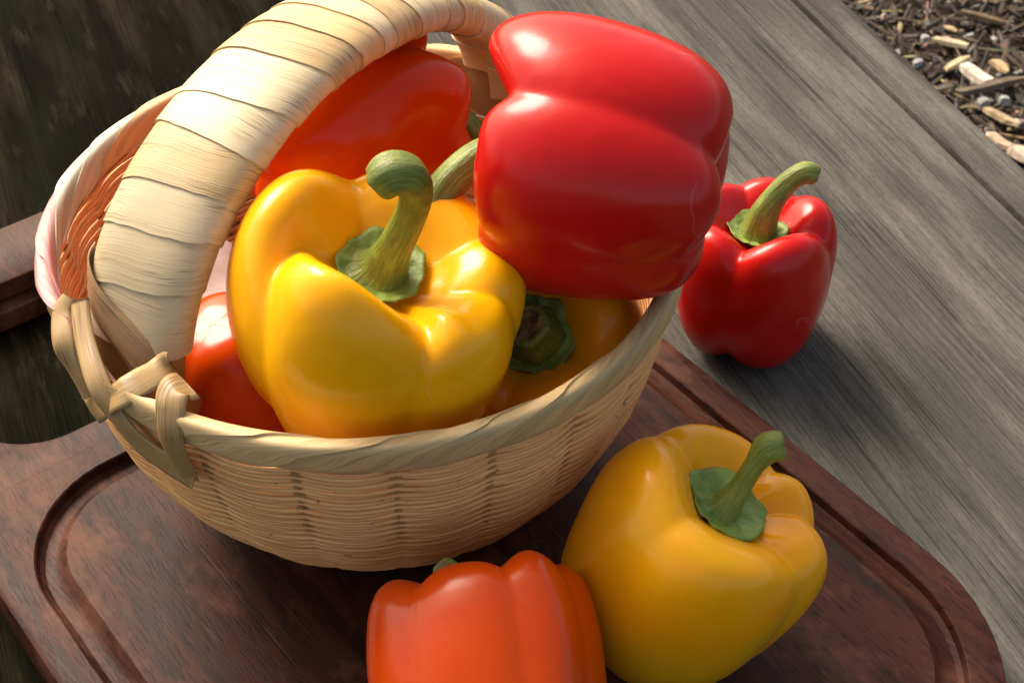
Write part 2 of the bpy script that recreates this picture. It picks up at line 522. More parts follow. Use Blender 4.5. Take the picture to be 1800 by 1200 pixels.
spec = [(0.12, 0.0), (0.0, 0.15), (0.0, ZT - 0.25), (0.06, ZT - 0.08), (0.2, ZT), (0.6, ZT), (1.05, ZT), (1.10, ZT - 0.04), (1.17, ZT - 0.30), (1.32, ZT - 0.40),
        (1.62, ZT - 0.38), (1.84, ZT - 0.26), (1.97, ZT - 0.07), (2.04, ZT), (2.6, ZT), (4.0, ZT), (4.9, ZT)]
V, F = [], []
for (o, z) in spec: V += ring(o, z)
nr = len(ring(0, 0))
for i in range(len(spec) - 1):
    for j in range(nr):
        F.append((i * nr + j, i * nr + (j + 1) % nr, (i + 1) * nr + (j + 1) % nr, (i + 1) * nr + j))
F.append(tuple((len(spec) - 1) * nr + j for j in range(nr)))
F.append(tuple(reversed(range(nr))))
def local_board(name, V, F, smooth=True):
    """mesh whose own x runs along the board"""
    me = bpy.data.meshes.new(name)
    L = []
    for v in V:
        p = Vector(v)
        L.append((p.dot(bd) * CM, p.dot(bn) * CM, p.z * CM))
    me.from_pydata(L, [], F)
    me.materials.append(M['board'])
    if smooth:
        me.polygons.foreach_set('use_smooth', [True] * len(me.polygons))
        me.set_sharp_from_angle(angle=math.radians(34))
    o = bpy.data.objects.new(name, me)
    COL.objects.link(o)
    o.parent = board
    o.rotation_euler = (0, 0, BA)
    return o
local_board('board_top', V, F)
# slot handle: an upper plate with a stepped lower plate, both with the slot cut through
from mathutils.geometry import tessellate_polygon
def loop_rr(d0, d1, n0, n1, radii, k=12):
    pts = []
    for (sd_, sn_, a0, R) in ((1, 1, 0, radii[0]), (-1, 1, PI / 2, radii[1]), (-1, -1, PI, radii[2]), (1, -1, 1.5 * PI, radii[3])):
        cd, cn = (d1 - R if sd_ > 0 else d0 + R), (n1 - R if sn_ > 0 else n0 + R)
        for i in range(k + 1):
            a = a0 + PI / 2 * i / k
            pts.append((cd + R * math.cos(a), cn + R * math.sin(a)))
    return pts
def plate(name, outer_f, hole_f, levels, top, bottom):
    """levels: (z, inset) from the bottom edge up; outer_f/hole_f give the loop for an inset"""
    V, F = [], []
    loops = [(outer_f(o), hole_f(o), z) for z, o in levels]
    no, nh = len(loops[0][0]), len(loops[0][1])
    for o, h, z in loops:
        V += [bw(d, n, z) for d, n in o] + [bw(d, n, z) for d, n in h]
    m = no + nh
    for i in range(len(levels) - 1):
        for j in range(no): F.append((i * m + j, i * m + (j + 1) % no, (i + 1) * m + (j + 1) % no, (i + 1) * m + j))
        for j in range(nh): F.append((i * m + no + (j + 1) % nh, i * m + no + j, (i + 1) * m + no + j, (i + 1) * m + no + (j + 1) % nh))
    for on, lv, flip in ((top, len(levels) - 1, False), (bottom, 0, True)):
        if not on: continue
        P = [[Vector((d, n, 0)) for d, n in loops[lv][0]], [Vector((d, n, 0)) for d, n in reversed(loops[lv][1])]]
        idx = [lv * m + j for j in range(no)] + [lv * m + no + j for j in reversed(range(nh))]
        for t in tessellate_polygon(P):
            a, b, c = (V[idx[k]] for k in t)
            up = (b[0] - a[0]) * (c[1] - a[1]) - (b[1] - a[1]) * (c[0] - a[0]) > 0
            f = tuple(idx[k] for k in t)
            F.append(f if up != flip else f[::-1])
    return local_board(name, V, F)
HO = lambda o: loop_rr(-15.2 + o, D0 + 0.24, N0 + o, N1 - o, (0.01, 3.4 - o, 3.4 - o, 0.01))
def HH(x):
    return lambda o: loop_rr(-12.15 + x - o, -3.75 - 0.1 + o, N0 + 2.1 - o, N1 - 2.1 + o, (2.6 + o, 2.0 + o, 2.0 + o, 2.6 + o))
plate('slot_handle', HO, HH(0), [(0.98, 0.12), (1.05, 0.03), (ZT - 0.14, 0.0), (ZT - 0.04, 0.04), (ZT + 0.003, 0.14)], True, True)
plate('slot_handle_ledge', lambda o: loop_rr(-15.2 + o + 0.01, D0 - 0.01, N0 + o + 0.01, N1 - o - 0.01, (0.01, 3.4 - o, 3.4 - o, 0.01)), HH(0.5), [(0.0, 0.1), (0.1, 0.0), (0.76, 0.0), (0.84, 0.03), (0.88, 0.14)], True, True)

# ------------------------------------------------------------------ basket
BC = Vector((-4.1, -7.0, 0))
RA, RB, ZR, ZB = 8.82, 8.75, 11.0, 1.92
PROF = [(0.41, 0.0), (0.54, 0.035), (0.66, 0.12), (0.77, 0.25), (0.87, 0.42), (0.935, 0.60), (0.975, 0.79), (1.0, 1.0)]
PS = crom(PROF, 200)
def bsurf(th, zn, off=0.0):
    """point of the basket wall: angle, 0..1 height, offset outward"""
    lo = 0
    for i in range(len(PS) - 1):
        if PS[i + 1][1] >= zn: lo = i; break
    else: lo = len(PS) - 2
    a, b = PS[lo], PS[lo + 1]
    t = 0 if b[1] == a[1] else (zn - a[1]) / (b[1] - a[1])
    f = a[0] + (b[0] - a[0]) * t
    n = Vector((math.cos(th) / RA, math.sin(th) / RB, 0)).normalized()
    sl = (b[0] - a[0]) * RA / max(1e-6, (b[1] - a[1]) * (ZR - ZB))
    n3 = Vector((n.x, n.y, -sl)).normalized()
    return Vector((BC.x + RA * f * math.cos(th), BC.y + RB * f * math.sin(th), ZB + zn * (ZR - ZB))) + n3 * off, n3
basket = empty('wicker_basket', (BC.x, BC.y, ZT + 0.07), 'round straw basket with a wrapped arch handle holding peppers on the cutting board', 'basket')
NRIB = 22
def build_weave():
    V, F, UV, T = [], [], [], []
    # rows follow arc length of the profile
    arc = [0]
    for i in range(1, len(PS)):
        arc.append(arc[-1] + math.hypot((PS[i][0] - PS[i - 1][0]) * RA, (PS[i][1] - PS[i - 1][1]) * (ZR - ZB)))
    rows = int(arc[-1] / 0.15)
    NT = 220
    sec = [(-0.069, -0.06), (-0.070, -0.008), (-0.036, 0.05), (0.036, 0.05), (0.070, -0.008), (0.069, -0.06)]
    for r in range(rows):
        s = (r + 0.5) * arc[-1] / rows
        i = max(k for k in range(len(arc)) if arc[k] <= s)
        i = min(i, len(arc) - 2)
        t = (s - arc[i]) / (arc[i + 1] - arc[i])
        zn0 = PS[i][1] + (PS[i + 1][1] - PS[i][1]) * t
        zn0 += rnd.uniform(-0.0035, 0.0035)
        tint = min(1, max(0, rnd.gauss(0.5, 0.28)))
        wd = rnd.uniform(0.86, 1.08)
        jit = rnd.uniform(-0.02, 0.02)
        if rnd.random() < 0.25: wd *= 0.78
        base = len(V)
        par = PI * (r % 2)
        for k in range(NT):
            th = 2 * PI * k / NT
            c = math.cos(NRIB * th / 2 + par)
            bul = abs(math.sin(NRIB * th / 2)) ** 0.85
            off = 0.17 * (bul - 0.5) * (0.35 + 0.65 * zn0) + 0.03 * c ** 3 + jit
            zn = zn0 - 0.002 * (bul - 0.5) * sstep(0.1, 0.5, zn0) + 0.0018 * noise.noise(Vector((math.cos(th) * 2, math.sin(th) * 2, r * 0.25)))
            zn = min(1.0, max(0.0, zn))
            p, n = bsurf(th, zn, off)
            tz = Vector((0, 0, 1)) - n * n.z
            tz.normalize()
            for (a, b) in sec:
                q = p + tz * (a * wd) + n * b
                V.append(tuple(q))
                UV.append((th * 9, r * 3.1 + a))
                T.append(tint)
        ns = len(sec)
        for k in range(NT):
            for j in range(ns):
                a = base + k * ns + j
                b = base + ((k + 1) % NT) * ns + j
                c2 = base + ((k + 1) % NT) * ns + (j + 1) % ns
                d = base + k * ns + (j + 1) % ns
                F.append((a, b, c2, d))
    return V, F, UV, T
V, F, UV, T = build_weave()
o = mk('woven_wall', V, F, M['weave'], basket, True, UV, attrs={'tint': T})
o['kind'] = 'stuff'
# stakes the strands are woven on, and the flat bottom
for k in range(NRIB):
    th0 = 2 * PI * k / NRIB
    V, UV = [], []
    for i in range(22):
        zn = i / 21 * 0.99
        for j, (dt, of) in enumerate(((-0.022, -0.05), (-0.016, -0.02), (0.016, -0.02), (0.022, -0.05))):
            p, n = bsurf(th0 + dt * (1.25 - 0.25 * zn), zn, of)
            V.append(tuple(p)); UV.append((zn * 10, j * 0.15 + k))
    mk('stake', V, grid_faces(22, 4, False, True), M['straw_tan'], basket, True, UV)
V, UV = [], []
for i in range(10):
    f = 0.02 + 0.47 * i / 9
    for k in range(64):
        th = 2 * PI * k / 64
        V.append((BC.x + RA * f * math.cos(th), BC.y + RB * f * math.sin(th), 1.90 + 0.05 * (1 - i / 9)))
        UV.append((RA * f * math.cos(th), RB * f * math.sin(th)))
mk('basket_bottom', V, grid_faces(10, 64, False, True), M['straw_tan'], basket, True, UV)

# rim: slanting wraps around a core, each wrap a piece of its own
RH, RT = 0.44, 0.21             # half height and half thickness of the rim section
def rim_pt(th, ph, grow):
    """ph = 0 outside, pi/2 top, pi inside"""
    n = Vector((math.cos(th) / RA, math.sin(th) / RB, 0)).normalized()
    h, t = RH + grow, RT + grow
    cs, sn = math.cos(ph), math.sin(ph)
    e = 0.62
    x = t * math.copysign(abs(cs) ** e, cs)
    z = h * math.copysign(abs(sn) ** e, sn)
    return Vector((BC.x + RA * math.cos(th), BC.y + RB * math.sin(th), ZR - 0.02 + 0.10 * math.sin(2 * th + 0.6))) + n * (x + 0.04 * z) + Vector((0, 0, z))
V = []
GAP0, GAP1 = math.radians(210), math.radians(243)       # the foot of the handle: the rim is left unwrapped
for k in range(120):
    a_ = 2 * PI * k / 120
    gp = sstep(GAP0 - 0.1, GAP0 + 0.05, a_) * (1 - sstep(GAP1 - 0.05, GAP1 + 0.1, a_))
    for j in range(10): V.append(tuple(rim_pt(a_, 2 * PI * j / 10, -0.05 - 0.17 * gp)))
mk('rim_core', V, grid_faces(120, 10, True, True), M['straw_tan'], basket)
NW = 22
wrap_kind = {}
def wrap_mat(th):
    a = math.degrees(th) % 360
    if 128 < a < 212: return rnd.choice(['straw_pink', 'straw_white', 'straw'])
    if 255 < a or a < 30: return rnd.choice(['straw_green', 'straw_green', 'straw', 'straw'])
    return 'straw'
seq = 0
for k in range(NW):
    th0 = 2 * PI * (k + rnd.uniform(-0.12, 0.12)) / NW
    wth = 2 * PI / NW * rnd.uniform(1.2, 1.35)
    slant = 2 * PI / NW * rnd.uniform(1.5, 1.9)
    if GAP0 < th0 + slant * 0.15 < GAP1: continue
    V, UV = [], []
    nu, nv = 40, 9
    sd_ = rnd.uniform(0, 50)
    for i in range(nu):
        ph = -0.75 * PI + 2.05 * PI * i / (nu - 1)
        for j in range(nv):
            v = j / (nv - 1)
            wob = 0.05 * noise.noise(Vector((ph * 0.9, sd_, j * 0.2)))
            th = th0 + slant * (ph / PI - 0.35) * 1.0 + wth * (v - 0.5) + wob * 0.25 * (1 if j in (0, nv - 1) else 0.3)
            lift = 0.012 + 0.075 * v + 0.008 * noise.noise(Vector((ph, v * 2, sd_)))
            V.append(tuple(rim_pt(th, ph, lift)))
            UV.append((ph * 1.0 * 1.2 + v * 0.6, (v * wth * RA)))
    # fold the leading edge down so the strip has thickness
    for i in range(nu):
        ph = -0.75 * PI + 2.05 * PI * i / (nu - 1)
        wob = 0.05 * noise.noise(Vector((ph * 0.9, sd_, (nv - 1) * 0.2)))
        th = th0 + slant * (ph / PI - 0.35) + wth * 0.5 + wob * 0.25
        V.append(tuple(rim_pt(th - 0.004, ph, 0.0)))
        UV.append((ph * 1.2 + 0.6, wth * RA + 0.1))
    F = grid_faces(nu, nv)
    b = nu * nv
    V += [V[i * nv + nv - 1] for i in range(nu)]
    UV += [UV[i * nv + nv - 1] for i in range(nu)]
    F += [(b + nu + i, b + nu + i + 1, b + i + 1, b + i) for i in range(nu - 1)]
    m = wrap_mat(th0 + slant * 0.15)
    mk('rim_wrap', V, F, M[m], basket, True, UV)

# handle: an arch over the basket, closed turns of wrap around a core
ha, hb = math.radians(222), math.radians(68.5)
PA = BC + Vector((RA * math.cos(ha), RB * math.sin(ha), 0))
PB = BC + Vector((RA * math.cos(hb), RB * math.sin(hb), 0))
hd = (PB - PA); HL = hd.length; hd.normalize()
hn = Vector((hd.y, -hd.x, 0))
HP = crom([(1.35, -2.2), (1.4, -0.9), (1.75, 0.4), (2.6, 2.0), (3.9, 3.25), (5.5, 4.2), (7.4, 4.8), (9.3, 4.95), (11.2, 4.75), (13.0, 4.3), (14.6, 3.5), (16.1, 2.2), (16.9, 0.6), (17.0, -1.4)], 240)
HS = [0.0]
for i in range(1, len(HP)): HS.append(HS[-1] + math.hypot(HP[i][0] - HP[i - 1][0], HP[i][1] - HP[i - 1][1]))
def arch(s):
    s = min(max(s, 0.0), HS[-1] - 1e-4)
    lo, hi = 0, len(HS) - 1
    while hi - lo > 1:
        m = (lo + hi) // 2
        if HS[m] <= s: lo = m
        else: hi = m
    t = (s - HS[lo]) / (HS[hi] - HS[lo])
    a, b = HP[lo], HP[hi]
    x, z = a[0] + (b[0] - a[0]) * t, a[1] + (b[1] - a[1]) * t
    i0, i1 = max(lo - 4, 0), min(hi + 4, len(HP) - 1)
    T = Vector((HP[i1][0] - HP[i0][0], HP[i1][1] - HP[i0][1]))
    T.normalize()
    return PA + hd * x + Vector((0, 0, ZR + z)), hd * (-T.y) + Vector((0, 0, T.x))     # point, outward normal
def hand_pt(s, ph, grow):
    """ph = pi/2 outer face, 0 towards hn"""
    p, n = arch(s)
    q = s / HS[-1]
    p = p + hn * (0.7 * sstep(0.68, 0.9, q))
    hw = 1.68 - 0.32 * sstep(0.45, 0.9, q) - 0.15 * sstep(0.2, 0.0, q)
    ht = 0.66 - 0.06 * sstep(0.5, 0.9, q)
    cs, sn = math.cos(ph), math.sin(ph)
    return p + hn * ((hw + grow) * math.copysign(abs(cs) ** 0.72, cs)) + n * ((ht + grow) * math.copysign(abs(sn) ** 0.85, sn))
V = []
for i in range(60):
    for j in range(20): V.append(tuple(hand_pt(HS[-1] * i / 59, 2 * PI * j / 20, -0.06)))
mk('handle_core', V, grid_faces(60, 20, False, True), M['straw_tan'], basket)
s = 3.05
turn = 0
while s < HS[-1] - 1.6:
    pitch = rnd.choice([rnd.uniform(0.6, 0.9), rnd.uniform(1.0, 1.4), rnd.uniform(1.1, 1.6)])
    w = pitch * rnd.uniform(1.2, 1.35)
    V, UV = [], []
    nu, nv = 64, 9
    sd_ = rnd.uniform(0, 90)
    tw = rnd.uniform(-0.28, 0.28)
    for i in range(nu):
        ph = -PI / 2 + 2 * PI * i / (nu - 1)
        adv = pitch * (i / (nu - 1) - 0.5) * -1.0
        for j in range(nv):
            v = j / (nv - 1)
            edge = 0.10 * noise.noise(Vector((ph * 0.5, sd_, v * 3))) + 0.03 * noise.noise(Vector((ph * 4, sd_, v)))
            ss = s + adv + w * (v - 0.5) + edge + tw * math.cos(ph)
            lift = 0.012 + 0.06 * (1 - v) + 0.010 * noise.noise(Vector((ph * 0.8, v * 2, sd_)))
            V.append(tuple(hand_pt(ss, ph, lift)))
            UV.append((ph * 1.4, v * w))
    for i in range(nu):
        ph = -PI / 2 + 2 * PI * i / (nu - 1)
        adv = pitch * (i / (nu - 1) - 0.5) * -1.0
        edge = 0.10 * noise.noise(Vector((ph * 0.5, sd_, 0))) + 0.03 * noise.noise(Vector((ph * 4, sd_, 0)))
        V.append(tuple(hand_pt(s + adv - w * 0.5 + edge + tw * math.cos(ph) + 0.02, ph, -0.01)))
        UV.append((ph * 1.4, -0.1))
    F = grid_faces(nu, nv)
    b = nu * nv
    V += [V[i * nv] for i in range(nu)]
    UV += [UV[i * nv] for i in range(nu)]
    F += [(b + nu + i, b + i, b + i + 1, b + nu + i + 1) for i in range(nu - 1)]
    mk('handle_wrap', V, F, M[rnd.choice(['straw', 'straw_pale', 'straw_pale'])], basket, True, UV)
    s += pitch
    turn += 1

# flat straps that tie the handle's foot to the wall: polylines of (angle deg, height 0..1.2, offset)
def ribbon(name, pts, width, mat, thick=0.035, taper=(1, 1), roll=None):
    P = []
    for pt in pts:
        if len(pt) == 6:
            P.append(pt)
            continue
        a, zn, of = pt
        if zn <= 1.0: p, n = bsurf(math.radians(a), zn, of)
        else:
            p, n = bsurf(math.radians(a), 1.0, of)
            p = p + Vector((0, 0, (zn - 1.0) * (ZR - ZB)))
        P.append((*p, *n))
    Q = crom(P, 36)
    V, UV = [], []
    L = 0
    for i, q in enumerate(Q):
        p = Vector(q[:3]); n = Vector(q[3:]).normalized()
        a, b = Vector(Q[max(i - 1, 0)][:3]), Vector(Q[min(i + 1, len(Q) - 1)][:3])
        t = (b - a).normalized()
        sdv = t.cross(n).normalized()
        t_ = i / (len(Q) - 1)
        w = width * (taper[0] + (taper[1] - taper[0]) * t_) * (1 + 0.06 * noise.noise(Vector((t_ * 4, width, pts[0][0]))))
        if i: L += (p - Vector(Q[i - 1][:3])).length
        for j in range(7):
            x = j / 6 - 0.5
            V.append(tuple(p + sdv * (w * x) + n * (0.05 * (1 - 4 * x * x) + 0.01)))
            UV.append((L, x * w))
        for j in range(6, -1, -1):
            x = j / 6 - 0.5
            V.append(tuple(p + sdv * (w * x) + n * (0.05 * (1 - 4 * x * x) - thick)))
            UV.append((L, x * w))
    F = grid_faces(len(Q), 14, False, True)
    F += [tuple(reversed(range(14))), tuple((len(Q) - 1) * 14 + j for j in range(14))]
    return mk(name, V, F, M[mat], basket, True, UV)
STRAPS = []
STRAPS = [
    ('strap', [(-11.5, -10.97, 11.81, -0.23, -0.51, 0.83), (-11.69, -11.32, 11.56, -0.23, -0.51, 0.83), (-11.5, -12.16, 11.24, -0.23, -0.5, 0.83), (-11.24, -12.54, 10.55, -0.63, -0.77, 0.1), (-10.92, -12.82, 9.94, -0.6, -0.79, 0.1)], 0.72, 'straw_tan', 0.03, (0.6, 1.1)),
    ('strap', [(-11.04, -12.66, 9.31, -0.62, -0.78, 0.1), (-9.85, -13.98, 11.17, -0.24, -0.49, 0.84), (-9.22, -13.85, 11.51, -0.24, -0.5, 0.83), (-8.78, -13.77, 11.76, -0.24, -0.5, 0.83), (-8.46, -13.51, 11.79, -0.57, -0.82, -0.0)], 0.78, 'straw_tan', 0.03, (1, 1)),
    ('strap', [(-11.16, -11.24, 11.93, -0.23, -0.51, 0.83), (-10.9, -12.28, 11.55, -0.23, -0.5, 0.83), (-10.37, -13.52, 11.2, -0.23, -0.5, 0.84), (-9.86, -14.11, 10.47, -0.47, -0.88, 0.1), (-9.19, -14.51, 9.81, -0.41, -0.91, 0.11), (-7.96, -15.14, 9.38, -0.3, -0.95, 0.11)], 0.82, 'straw_tan', 0.03, (0.6, 0.9)),
    ('strap', [(-7.96, -14.08, 11.65, 0.0, -0.1, 1.0), (-8.24, -14.37, 11.77, -0.24, -0.49, 0.83), (-8.3, -14.83, 11.52, -0.24, -0.49, 0.84), (-8.32, -15.15, 10.8, -0.32, -0.94, 0.1), (-8.13, -15.05, 9.3, -0.32, -0.94, 0.11)], 0.92, 'straw_tan', 0.03, (1.1, 0.6)),
]

for a in STRAPS: ribbon(*a)
E_ = []
for s_, ph, g_ in ((3.75, PI * 1.02, 0.12), (3.45, PI * 0.86, 0.10), (2.9, PI * 0.62, 0.10), (2.2, PI * 0.38, 0.10), (1.35, PI * 0.16, 0.14), (0.7, 0.02 * PI, 0.16), (0.2, -0.04 * PI, 0.16)):
    q_ = hand_pt(s_, ph, g_)
    n_ = (q_ - hand_pt(s_, ph, -0.5)).normalized()
    E_.append((q_.x, q_.y, q_.z, n_.x, n_.y, n_.z))
ribbon('strap', E_, 1.0, 'straw_brown')

# ------------------------------------------------------------------ peppers
def pepper(name, label, cat, group, mat, centre, axis, R, H, creases, rises, depths, gains=None, bots=None, tops=None, spin=0.0, cavity=0.80, prof=None,
           top_d=0.12, bot_d=0.10, calyx=None, stem=None, seed=0, squash=(1, 1), bend=0.0, lump=0.12, soft=0.02):
    """creases in degrees (0 = world +x seen along the axis, -90 = towards -y); one lobe follows each crease"""
    zl = Vector(axis).normalized()
    ref = Vector((1, 0, 0)) if abs(zl.x) < 0.8 else Vector((0, 1, 0))
    if abs(zl.x) >= 0.8: ref = Vector((0, -1, 0))
    xl = (ref - zl * ref.dot(zl)).normalized()
    yl = zl.cross(xl)
    C0 = Vector(centre)
    prof = prof or [(0.0, cavity), (0.14, cavity), (0.27, cavity + 0.08 * (1 - cavity)), (0.40, cavity + 0.42 * (1 - cavity)), (0.53, cavity + 0.80 * (1 - cavity)), (0.68, 1.0), (0.84, 0.965), (0.95, 0.86), (1.0, 0.70), (0.985, 0.52),
                    (0.93, 0.34), (0.84, 0.18), (0.70, 0.055), (0.52, 0.0), (0.34, 0.015), (0.17, 0.06), (0.0, 0.085)]
    NS, NT = 84, 208
    P = crom(prof, NS)
    nl = len(creases)
    cr = [c % 360 for c in creases]
    gains = gains or [1.0] * nl
    bots = bots or [0.0] * nl
    top_turn = [((tp - c + 180) % 360) - 180 for tp, c in zip(tops, creases)] if tops else [0.0] * nl
    def columns(q):
        wq = 1 - sstep(0.22, 0.52, q)
        cr = [(c + tt * wq) % 360 for c, tt in zip(creases, top_turn)]
        cols = []
        for k in range(NT):
            a = 360.0 * k / NT
            best = None
            for i in range(nl):
                a0, a1 = cr[i], cr[(i + 1) % nl]
                span = (a1 - a0) % 360 or 360
                t = ((a - a0) % 360)
                if t < span:
                    best = (i, t / span, span)
                    break
            i, t, span = best
            L = ((math.sin(PI * t) ** 2 + soft) / (1 + soft)) ** 0.31
            dep = depths[i] * (1 - sstep(0, 1, t)) + depths[(i + 1) % nl] * sstep(0, 1, t)
            edgeg = 0.5 * (gains[i] + gains[(i - 1) % nl]) if t < 0.5 else 0.5 * (gains[i] + gains[(i + 1) % nl])
            g = edgeg + (gains[i] - edgeg) * sstep(0, 0.5, min(t, 1 - t))
            eh = 0.5 * (rises[i] + rises[(i - 1) % nl]) if t < 0.5 else 0.5 * (rises[i] + rises[(i + 1) % nl])
            h = eh + (rises[i] - eh) * sstep(0, 0.5, min(t, 1 - t))
            eb = 0.5 * (bots[i] + bots[(i - 1) % nl]) if t < 0.5 else 0.5 * (bots[i] + bots[(i + 1) % nl])
            cols.append((L, dep, g, h, eb + (bots[i] - eb) * sstep(0, 0.5, min(t, 1 - t))))
        return cols
    V = []
    for sidx, (pr, pz) in enumerate(P):
        q = sidx / (NS - 1)
        cols = columns(q)
        topw = math.exp(-((q - 0.30) / 0.13) ** 2)
        botw = math.exp(-((q - 0.80) / 0.10) ** 2)
        sidew = sstep(0.12, 0.34, q) * (1 - 0.8 * sstep(0.86, 1.0, q)) * (1 - 0.45 * math.exp(-((q - 0.56) / 0.12) ** 2))
        for k in range(NT):
            L, dep, g, h, bo = cols[k]
            th = 2 * PI * k / NT
            r = R * max(pr, 0.0) * (g * sstep(0, 0.3, q) + 1 - sstep(0, 0.3, q)) * (1 - dep * (1 - L) * sidew)
            z = H * (pz - top_d * dep / 0.16 * (1 - L) * topw + h * topw * L + bot_d * (1 - L) * botw * dep / 0.16 - bo * botw)
            x, y = r * math.cos(th + spin) * squash[0], r * math.sin(th + spin) * squash[1]
            zc = z - H * 0.5
            x += bend * (zc / H) ** 2 * R
            p = Vector((x, y, zc))
            nn = noise.noise_vector(Vector((x / R * 1.1 + seed * 7.1, y / R * 1.1, zc / R * 1.1)))
            amp = lump * (1 if pr > 0.3 else pr / 0.3)
            p += nn * amp
            V.append(tuple(C0 + xl * p.x + yl * p.y + zl * p.z))
    F = grid_faces(NS, NT, False, True)
    F = [tuple(reversed(f)) for f in F] if False else F
    zmin = min(v[2] for v in V)
    root = empty(name, (C0.x, C0.y, zmin), label, cat, group)
    mk('pepper_body', V, F, M[mat], root, True, origin=None)
    zc0 = H * (cavity - 0.5)
    def w(p): return tuple(C0 + xl * p[0] + yl * p[1] + zl * p[2])
    rs = random.Random(seed + 5)
    if calyx:
        rc, lobes, tiltc = calyx
        NA, NR = 90, 12
        CV, phs = [], [rs.uniform(0, 6.28) for _ in range(3)]
        for side in (0, 1):
            for i in range(NR):
                f = i / (NR - 1)
                for k in range(NA):
                    th = 2 * PI * k / NA
                    sc = 1 - abs(math.sin(lobes * th / 2 + phs[0]))
                    rr = rc * f * (1 + (0.10 * sc - 0.04 + 0.06 * math.sin(2 * th + phs[1]) + 0.05 * noise.noise(Vector((th * 2, seed, 1)))) * f * f)
                    zz = zc0 + 0.10 + 0.16 * rc * f ** 2 * (0.6 + 0.9 * f) + 0.10 * rc * (1 - f) ** 1.5 + 0.07 * (sc - 0.5) * f * (1.2 - f) * 2 + 0.09 * noise.noise(Vector((math.cos(th) * 4 * f, math.sin(th) * 4 * f, seed))) + 0.04 * noise.noise(Vector((math.cos(th) * 2 * f, math.sin(th) * 2 * f, seed * 3.3)))
                    if side: zz -= 0.13 * (1 - f) + 0.05
                    CV.append(w((rr * math.cos(th), rr * math.sin(th), zz)))
        FA = grid_faces(NR, NA, False, True)
        off = NR * NA
        FB = [tuple(off + x for x in reversed(f)) for f in FA]
        e = (NR - 1) * NA
        FE = [(e + k, off + e + k, off + e + (k + 1) % NA, e + (k + 1) % NA) for k in range(NA)]
        mk('calyx', CV, FA + FB + FE, M['calyx'], root)
    if stem:
        pts, radii = stem            # local points from the calyx up, cm; radii
        n = 40
        Q = crom([(*p, r) for p, r in zip(pts, radii)], n)
        SV, UV, fm = [], [], []
        NA = 28
        prevx = Vector((1, 0, 0))
        L = 0
        for i, q in enumerate(Q):
            p = Vector(q[:3])
            t = (Vector(Q[min(i + 1, n - 1)][:3]) - Vector(Q[max(i - 1, 0)][:3])).normalized()
            xx = (prevx - t * prevx.dot(t)).normalized()
            yy = t.cross(xx)
            prevx = xx
            if i: L += (p - Vector(Q[i - 1][:3])).length
            for k in range(NA):
                th = 2 * PI * k / NA
                r = q[3] * (1 + 0.055 * math.cos(5 * th + 0.7) + 0.03 * noise.noise(Vector((math.cos(th) * 1.5, math.sin(th) * 1.5, L * 1.2 + seed))))
                v = p + xx * (r * math.cos(th)) + yy * (r * math.sin(th))
                SV.append(w((v.x, v.y, zc0 + v.z))); UV.append((k / NA, L))
        # rounded cut end with a sunken face
        p = Vector(Q[-1][:3])
        t = (Vector(Q[-1][:3]) - Vector(Q[-2][:3])).normalized()
        rings_ = [(0.97, 0.05), (0.86, 0.10), (0.70, 0.10), (0.52, 0.04), (0.25, 0.02), (0.02, 0.03)]
        for (f, d) in rings_:
            for k in range(NA):
                th = 2 * PI * k / NA
                r = Q[-1][3] * f * (1 + 0.055 * math.cos(5 * th + 0.7))
                v = p + t * (d * (1 + 0.5 * noise.noise(Vector((math.cos(th), math.sin(th), f * 3))))) + xx * (r * math.cos(th)) + yy * (r * math.sin(th))
                SV.append(w((v.x, v.y, zc0 + v.z))); UV.append((k / NA, L + 0.1))
        SF = grid_faces(n + len(rings_), NA, False, True)
        fm = [0] * len(SF)
        for i in range(n + 2, n + len(rings_) - 1):
            for k in range(NA): fm[i * NA + k] = 1
        mk('stem', SV, SF, [M['stem'], M['cut']], root, True, UV, fm)
    return root

GB, GT = 'peppers heaped in the basket', 'peppers lying outside the basket'
pepper('bell_pepper', 'big yellow bell pepper with bent knobbed stem on top in the front of the basket', 'bell pepper', GB, 'yellow', (-3.75, -11.0, 10.9), (0.20, -0.10, 0.97),
       3.72, 6.7, (-137, -72, -12, 26, 108), (0.11, -0.07, -0.05, -0.045, 0.035), (0.20, 0.20, 0.12, 0.12, 0.18), (1.05, 1.08, 1.04, 0.98, 1.03), tops=(-178, -58, -22, 22, 112), seed=1,
       prof=[(0.0, 0.78), (0.14, 0.78), (0.27, 0.80), (0.40, 0.87), (0.53, 0.955), (0.68, 1.0), (0.84, 0.965), (0.95, 0.86), (1.0, 0.70), (0.98, 0.52), (0.91, 0.34), (0.79, 0.18), (0.62, 0.055), (0.46, 0.0), (0.30, 0.015), (0.15, 0.05), (0.0, 0.07)],
       calyx=(1.2, 5, 0), stem=([(0, 0, 0.0), (0.08, 0, 0.35), (0.22, 0, 1.1), (0.42, 0.05, 2.1), (0.45, 0.05, 3.0), (0.2, -0.05, 3.6), (-0.2, -0.15, 3.65), (-0.42, -0.2, 3.4)], [0.95, 0.62, 0.45, 0.40, 0.41, 0.48, 0.54, 0.48]), cavity=0.78, top_d=0.15)
